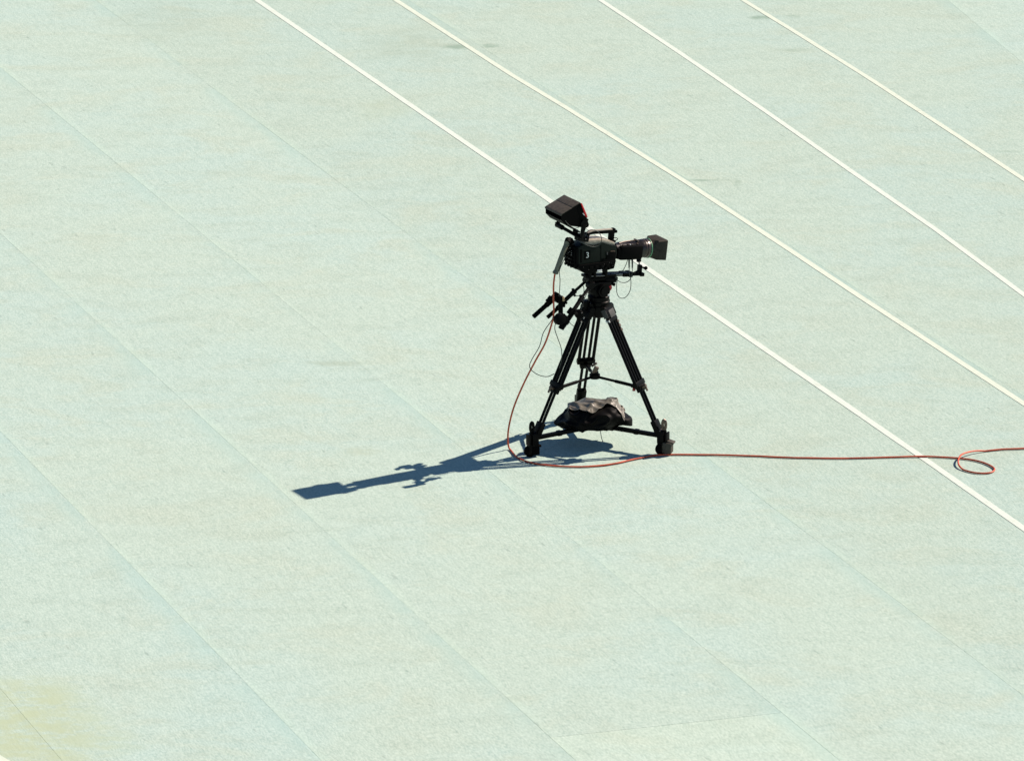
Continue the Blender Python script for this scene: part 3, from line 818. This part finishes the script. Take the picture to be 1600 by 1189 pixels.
# ---------------- viewfinder monitor in a yoke above the rear of the body
A_, B_, E_, F_ = (-0.352, 1.672), (-0.208, 1.728), (-0.136, 1.566), (-0.158, 1.546)
VW = 0.100
b = MB()
hb0, hb1 = (-0.242, 1.710), (-0.196, 1.556)            # back of the screen housing
b.prism([hb0, (-0.205, 1.722), (-0.196, 1.712), (-0.160, 1.640), E_, (-0.139, 1.551), F_, hb1], -VW+0.003, VW-0.003, 0.004)
for y in (-0.05, 0.05): b.box((-0.150, y, 1.60), (0.012, 0.05, 0.05), (0, R(-65), 0), 0.003)
vf = vb(b, 'viewfinder_monitor', M_BLACK)
b = MB(); b.prism([(-0.2465, 1.700), (-0.243, 1.701), (-0.205, 1.567), (-0.2085, 1.566)], -VW+0.016, VW-0.016, 0.001); vb(b, 'screen', M_SCREEN, vf)
# hood: two overlapping roof panels and two side cheeks
b = MB(); mid = ((A_[0]+B_[0])/2 + 0.012, (A_[1]+B_[1])/2 + 0.005)
b.prism([(mid[0], mid[1]+0.002), (B_[0], B_[1]+0.002), (-0.196, 1.716), (-0.199, 1.712), (B_[0], B_[1]-0.004), (mid[0]-0.004, mid[1]-0.004)], -VW, VW, 0.0012)
vb(b, 'hood_roof', M_ROOF, vf)
b = MB()
b.prism([(A_[0]-0.004, A_[1]-0.012), (A_[0]-0.002, A_[1]-0.002), (A_[0]+0.006, A_[1]+0.003), (mid[0]-0.001, mid[1]-0.0005), (mid[0]-0.001, mid[1]-0.0045), (A_[0]+0.006, A_[1]-0.003), (A_[0]+0.001, A_[1]-0.012)], -VW-0.001, VW+0.001, 0.0012)
vb(b, 'hood_roof', M_ROOF, vf)
for s in (-1, 1):
    b = MB(); y = s*VW
    b.prism([(A_[0]+0.002, A_[1]-0.004), (B_[0]-0.006, B_[1]-0.005), (-0.235, 1.69), (-0.192, 1.566), (F_[0]-0.03, F_[1]+0.014), (-0.318, 1.592), (-0.349, 1.626)], y-0.002 if s > 0 else y-0.0005, y+0.0005 if s > 0 else y+0.002, 0.0)
    vb(b, 'hood_cheek', M_BLACK, vf)
b = MB(); b.prism([(-0.349, 1.628), (-0.318, 1.591), (-0.190, 1.555), (-0.190, 1.559), (-0.317, 1.595), (-0.346, 1.630)], -VW+0.002, VW-0.002); vb(b, 'hood_floor', M_BLACK, vf)
b = MB(); b.prism([(-0.203, 1.7235), (-0.193, 1.7195), (-0.157, 1.640), (-0.150, 1.618), (-0.163, 1.622), (-0.172, 1.640)], -VW-0.002, -VW+0.012, 0.002); vb(b, 'red_edge', M_RED, vf)
b = MB(); b.box((-0.182, -VW-0.0022, 1.645), (0.020, 0.003, 0.004), (0, R(55), 0), 0.0006); vb(b, 'white_mark', M_WHITE, vf)
# yoke
y0 = L(872, 352, 0.09); y1 = L(907, 372, -0.09)
b = MB()
b.cyl((y0.x, 0.105, y0.z), (y0.x, 0.035, y0.z-0.002), 0.017, n=18)
b.cyl((y0.x, 0.04, y0.z-0.002), (y1.x, -0.095, y1.z), 0.0115, n=16)
b.cyl((y0.x+0.012, 0.085, y0.z+0.026), (y1.x+0.012, -0.06, y1.z+0.030), 0.006, n=10)
b.box((y0.x, 0.095, y0.z+0.004), (0.03, 0.02, 0.035), None, 0.004)
b.cyl((y0.x, 0.096, y0.z), (-0.232, 0.104, 1.60), 0.0125, 0.014, n=12)
b.cyl((-0.232, 0.096, 1.605), (-0.232, 0.112, 1.605), 0.022, n=16)
b.cyl((y1.x+0.004, -0.092, y1.z), (-0.180, -0.106, 1.578), 0.0115, 0.018, n=12)
b.cyl((-0.185, -0.098, 1.585), (-0.185, -0.112, 1.585), 0.022, n=16)
yk = vb(b, 'viewfinder_yoke', M_METAL, vf)
b = MB()
c = Vector((y1.x+0.012, -0.06, y1.z-0.004))
b.box(c, (0.05, 0.05, 0.045), (0, 0.2, 0.1), 0.006)
b.cyl(c + Vector((-0.02, 0.02, 0.02)), c + Vector((-0.02, 0.02, 0.046)), 0.018, n=14)
b.box(c + Vector((0.035, 0.0, -0.018)), (0.05, 0.045, 0.03), (0, 0.3, 0), 0.005)
b.cyl(c, Vector((-0.13, -0.01, 1.44)), 0.016, n=14)
b.cyl(c + Vector((0.045, -0.03, -0.006)), c + Vector((0.045, 0.01, -0.006)), 0.011, n=12)
vb(b, 'viewfinder_mount', M_METAL, vf)
b = MB(); b.ball(c + Vector((0.028, -0.030, -0.012)), 0.0035); b.ball(c + Vector((0.012, -0.028, 0.02)), 0.0025); vb(b, 'bright_screws', M_ALU, vf)['kind'] = 'stuff'
# viewfinder wire ring and small wire
b = MB()
ring = [(913, 372), (916.2, 365.2), (919, 361), (925.5, 359.3), (933.5, 362), (938.5, 368), (940, 375), (938.5, 380.5), (935, 384), (927.5, 386), (918.5, 384), (910.5, 380.5), (905, 376), (902, 372)]
b.tube([L(x, y, -0.078) for x, y in ring], 0.0027, n=6); vb(b, 'viewfinder_wire', M_WIRE, vf)
b = MB()
b.tube([L(x, y, -0.10) for x, y in [(883, 345), (887, 350), (893, 354.5), (899, 357), (905, 355)]], 0.0022, n=6); vb(b, 'viewfinder_wire', M_WIRE, vf)
# sleeve over the cable plug at the back
b = MB()
pts = [L(885.5, 381, 0.01), L(882.5, 388, 0.005), L(877, 402, 0), L(872, 416, 0), L(869.5, 423, 0)]
b.tube(pts, 0.0165, n=16, sub=4)
b.cyl(L(886.5, 377, 0.01), L(884.5, 384, 0.01), 0.019, 0.018, n=16)
sl = vb(b, 'plug_sleeve', M_BOOT)
b = MB(); b.cyl(L(871.5, 419, 0), L(867.5, 427, 0), 0.012, 0.021, n=18); b.cyl(L(867.5, 427, 0), L(867.0, 428.5, 0), 0.021, 0.011, n=18); vb(b, 'sleeve_collar', M_BOOT, sl)
b = MB(); b.cyl(L(886.5, 379.5, 0.0), L(888, 374.5, 0.02), 0.0215, n=14); b.box(L(890, 377, 0.02), (0.04, 0.045, 0.035), (0, -0.3, 0), 0.005); vb(b, 'plug_socket', M_BLACK, sl)
b = MB(); b.tube([L(884, 400, -.02), L(878.5, 412, -.02), L(874, 424, -.02), L(875, 436, -.01), L(874.6, 450, 0), L(873.5, 462, 0.03)], 0.0028, n=6); vb(b, 'talkback_wire', M_WIRE, sl)

# ------------------------------------------------------------------ folded rain cover lying on the dolly
from mathutils.bvhtree import BVHTree
cov = thing('rain_cover', 'crumpled dark brown nylon rain cover bundled on the dolly between the legs', 'rain cover', (-0.025, 0.0, 0.10))
def ridge(x, y, z): return max(0.0, 1 - 7.0 * noise.noise(Vector((x, y, z)))**2)
def topz(x):                                            # height of the bundle along its length
    K_ = [(-0.28, 0.055), (-0.24, 0.080), (-0.20, 0.100), (-0.165, 0.155), (-0.13, 0.172), (0.0, 0.172), (0.06, 0.182), (0.11, 0.196), (0.145, 0.192), (0.18, 0.150), (0.22, 0.120), (0.25, 0.07)]
    for (a, za), (c, zc) in zip(K_, K_[1:]):
        if x <= c: return za + (zc-za)*max(0, (x-a))/(c-a)
    return K_[-1][1]
bm = bmesh.new()
bmesh.ops.create_icosphere(bm, subdivisions=6, radius=1)
for v in bm.verts:
    d = v.co.copy()
    sx = math.copysign(abs(d.x)**0.9, d.x); sy = math.copysign(abs(d.y)**0.8, d.y)
    x = sx*0.245; y = sy*(0.165 - 0.07*abs(d.x)**2)
    z = (d.z*0.5 + 0.5)**0.8
    co = Vector((x, y, z*topz(x*1.03)*0.96))
    k = 1.0 if d.z > -0.8 else 0.2
    co += d * k * (0.014*noise.noise(co*9) + 0.018*ridge(co.x*8+co.z*6, co.y*6, co.z*15-co.x*5)**3 + 0.004*ridge(co.x*16+co.z*14, co.y*9, co.z*16)**2)
    co.z = max(co.z, 0.0)
    v.co = co
bvh = BVHTree.FromBMesh(bm)
me = bpy.data.meshes.new('bundle'); bm.to_mesh(me); bm.free()
me.polygons.foreach_set('use_smooth', [True]*len(me.polygons)); me.materials.append(M_COVERD)
o = bpy.data.objects.new('bundle', me); COL.objects.link(o); o.parent = cov
# flap folded over the bundle, sunlight painted into its paler colour, draped on it by casting down
bm = bmesh.new(); NU, NV = 110, 70
raw = [[0.0]*(NV+1) for _ in range(NU+1)]; XY = {}
for i in range(NU+1):
    for j in range(NV+1):
        u = i/NU; w = j/NV
        x = -0.175 + 0.375*u
        ed = [(0, -0.04), (0.15, -0.08), (0.30, -0.12), (0.42, -0.145), (0.55, -0.10), (0.70, -0.060), (0.85, -0.075), (1.0, -0.11)]
        for (a, ya), (c, yc) in zip(ed, ed[1:]):
            if u <= c + 1e-6: front = ya + (yc-ya)*(u-a)/(c-a); break
        y = 0.14 + (front - 0.14)*w + 0.006*noise.noise(Vector((x*20, w*4, 2)))
        x += 0.012*noise.noise(Vector((u*5, w*6, 9)))
        XY[i, j] = (x, y)
        hit = bvh.ray_cast(Vector((x, y, 1)), Vector((0, 0, -1)))[0]
        raw[i][j] = hit.z if hit else 0.06
def blur(a):
    n, m = len(a), len(a[0])
    return [[sum(a[min(max(i+p, 0), n-1)][min(max(j+q, 0), m-1)] for p in (-1, 0, 1) for q in (-1, 0, 1))/9 for j in range(m)] for i in range(n)]
sm_ = raw
for _ in range(24): sm_ = blur(sm_)
gv = {}
for i in range(NU+1):
    for j in range(NV+1):
        x, y = XY[i, j]
        f1 = ridge(x*8 + y*6 + 0.35*math.sin(y*14), x*1.6 - y*2.0, 0.3)**4
        f2 = ridge(x*22 + y*15 + 5, x*2.5 - y*3, 1.3)**2 * max(0, 0.6 - 1.3*(i/NU))
        z = sm_[i][j] + 0.006 + 0.75*max(0.0, raw[i][j] - sm_[i][j]) + 0.011*f1 + 0.006*f2
        gv[i, j] = bm.verts.new((x, y, z))
for i in range(NU):
    for j in range(NV):
        bm.faces.new((gv[i, j], gv[i+1, j], gv[i+1, j+1], gv[i, j+1]))
me = bpy.data.meshes.new('flap'); bm.to_mesh(me); bm.free()
me.polygons.foreach_set('use_smooth', [True]*len(me.polygons)); me.materials.append(M_COVER)
fl = bpy.data.objects.new('flap', me); COL.objects.link(fl); fl.parent = cov
md = fl.modifiers.new('thick', 'SOLIDIFY'); md.thickness = 0.003; md.offset = 0
b = MB(); b.tube([(0.04, -0.13, 0.03), (0.045, -0.15, 0.0), (0.05, -0.155, -0.02), (0.055, -0.155, -0.03)], 0.0025, n=6)
b.ball((0.055, -0.155, -0.032), 0.004); b.build('drawstring', M_WIRE, cov)

# ------------------------------------------------------------------ orange camera cable
rc = 0.0058
cy0 = L(867, 428, 0); cw = FW*cy0.x + Vector((0, 0, cy0.z))
path = [cw + Vector((0.002, 0, 0.02)), cw]
for (x, y, Y) in ((865, 445, -.19), (865, 470, -.20), (865, 492, -.21), (860, 513, -.21), (851, 538, -.21), (836, 565, -.20), (819, 598, -.19), (804, 633, -.17), (796, 662, -.155), (793.5, 685, -.145), (796.5, 703, -.15)):
    path.append(V(x, y, Y))
for (x, y) in ((809, 715.5), (828, 722.5), (855, 726.5), (889, 729), (925, 728.5), (961, 724), (997, 716.2), (1016, 712.5), (1036, 710.5), (1070, 709.8), (1120, 711), (1180, 712.5), (1240, 715), (1300, 716), (1370, 714.5), (1440, 713.6),
               (1480, 714.5), (1512, 717), (1535, 722), (1552, 730), (1552, 736), (1541, 739), (1522, 738), (1504, 733), (1497, 726), (1500, 717), (1509, 711.5), (1528, 706), (1560, 702.5), (1600, 700.5), (1660, 696), (1760, 690)):
    p = G(x, y, rc + 0.002)
    path.append(p)
# lift where the loop crosses over itself
sp_ = smooth_path([Vector(p) for p in path], 8)
def lift(p, c, r, h): 
    d = (Vector((p.x, p.y)) - Vector((c.x, c.y))).length
    return h * max(0, 1 - (d/r)**2) if d < r else 0
cr_ = G(1500, 717)
last = len(sp_) * 0.86
for k, p in enumerate(sp_):
    if k > len(sp_) - 9*8: p.z += lift(p, cr_, 0.22, 0.022)
    if p.z < rc + 0.002: p.z = rc + 0.002
    if p.z < 0.03:
        p.y += 0.012 * noise.noise(Vector((p.x * 2.6, 3, 1))) + 0.003 * noise.noise(Vector((p.x * 9, p.y * 9, 5)))
        p.z += 0.003 * max(0, noise.noise(Vector((p.x * 3.1, 7, 2))))
b = MB(); b.tube(sp_, rc, n=12, sub=1)
cb = b.build('camera_cable', M_CABLE)
tag(cb, 'orange red cable hanging from the video camera and running over the track to a loop', 'cable')
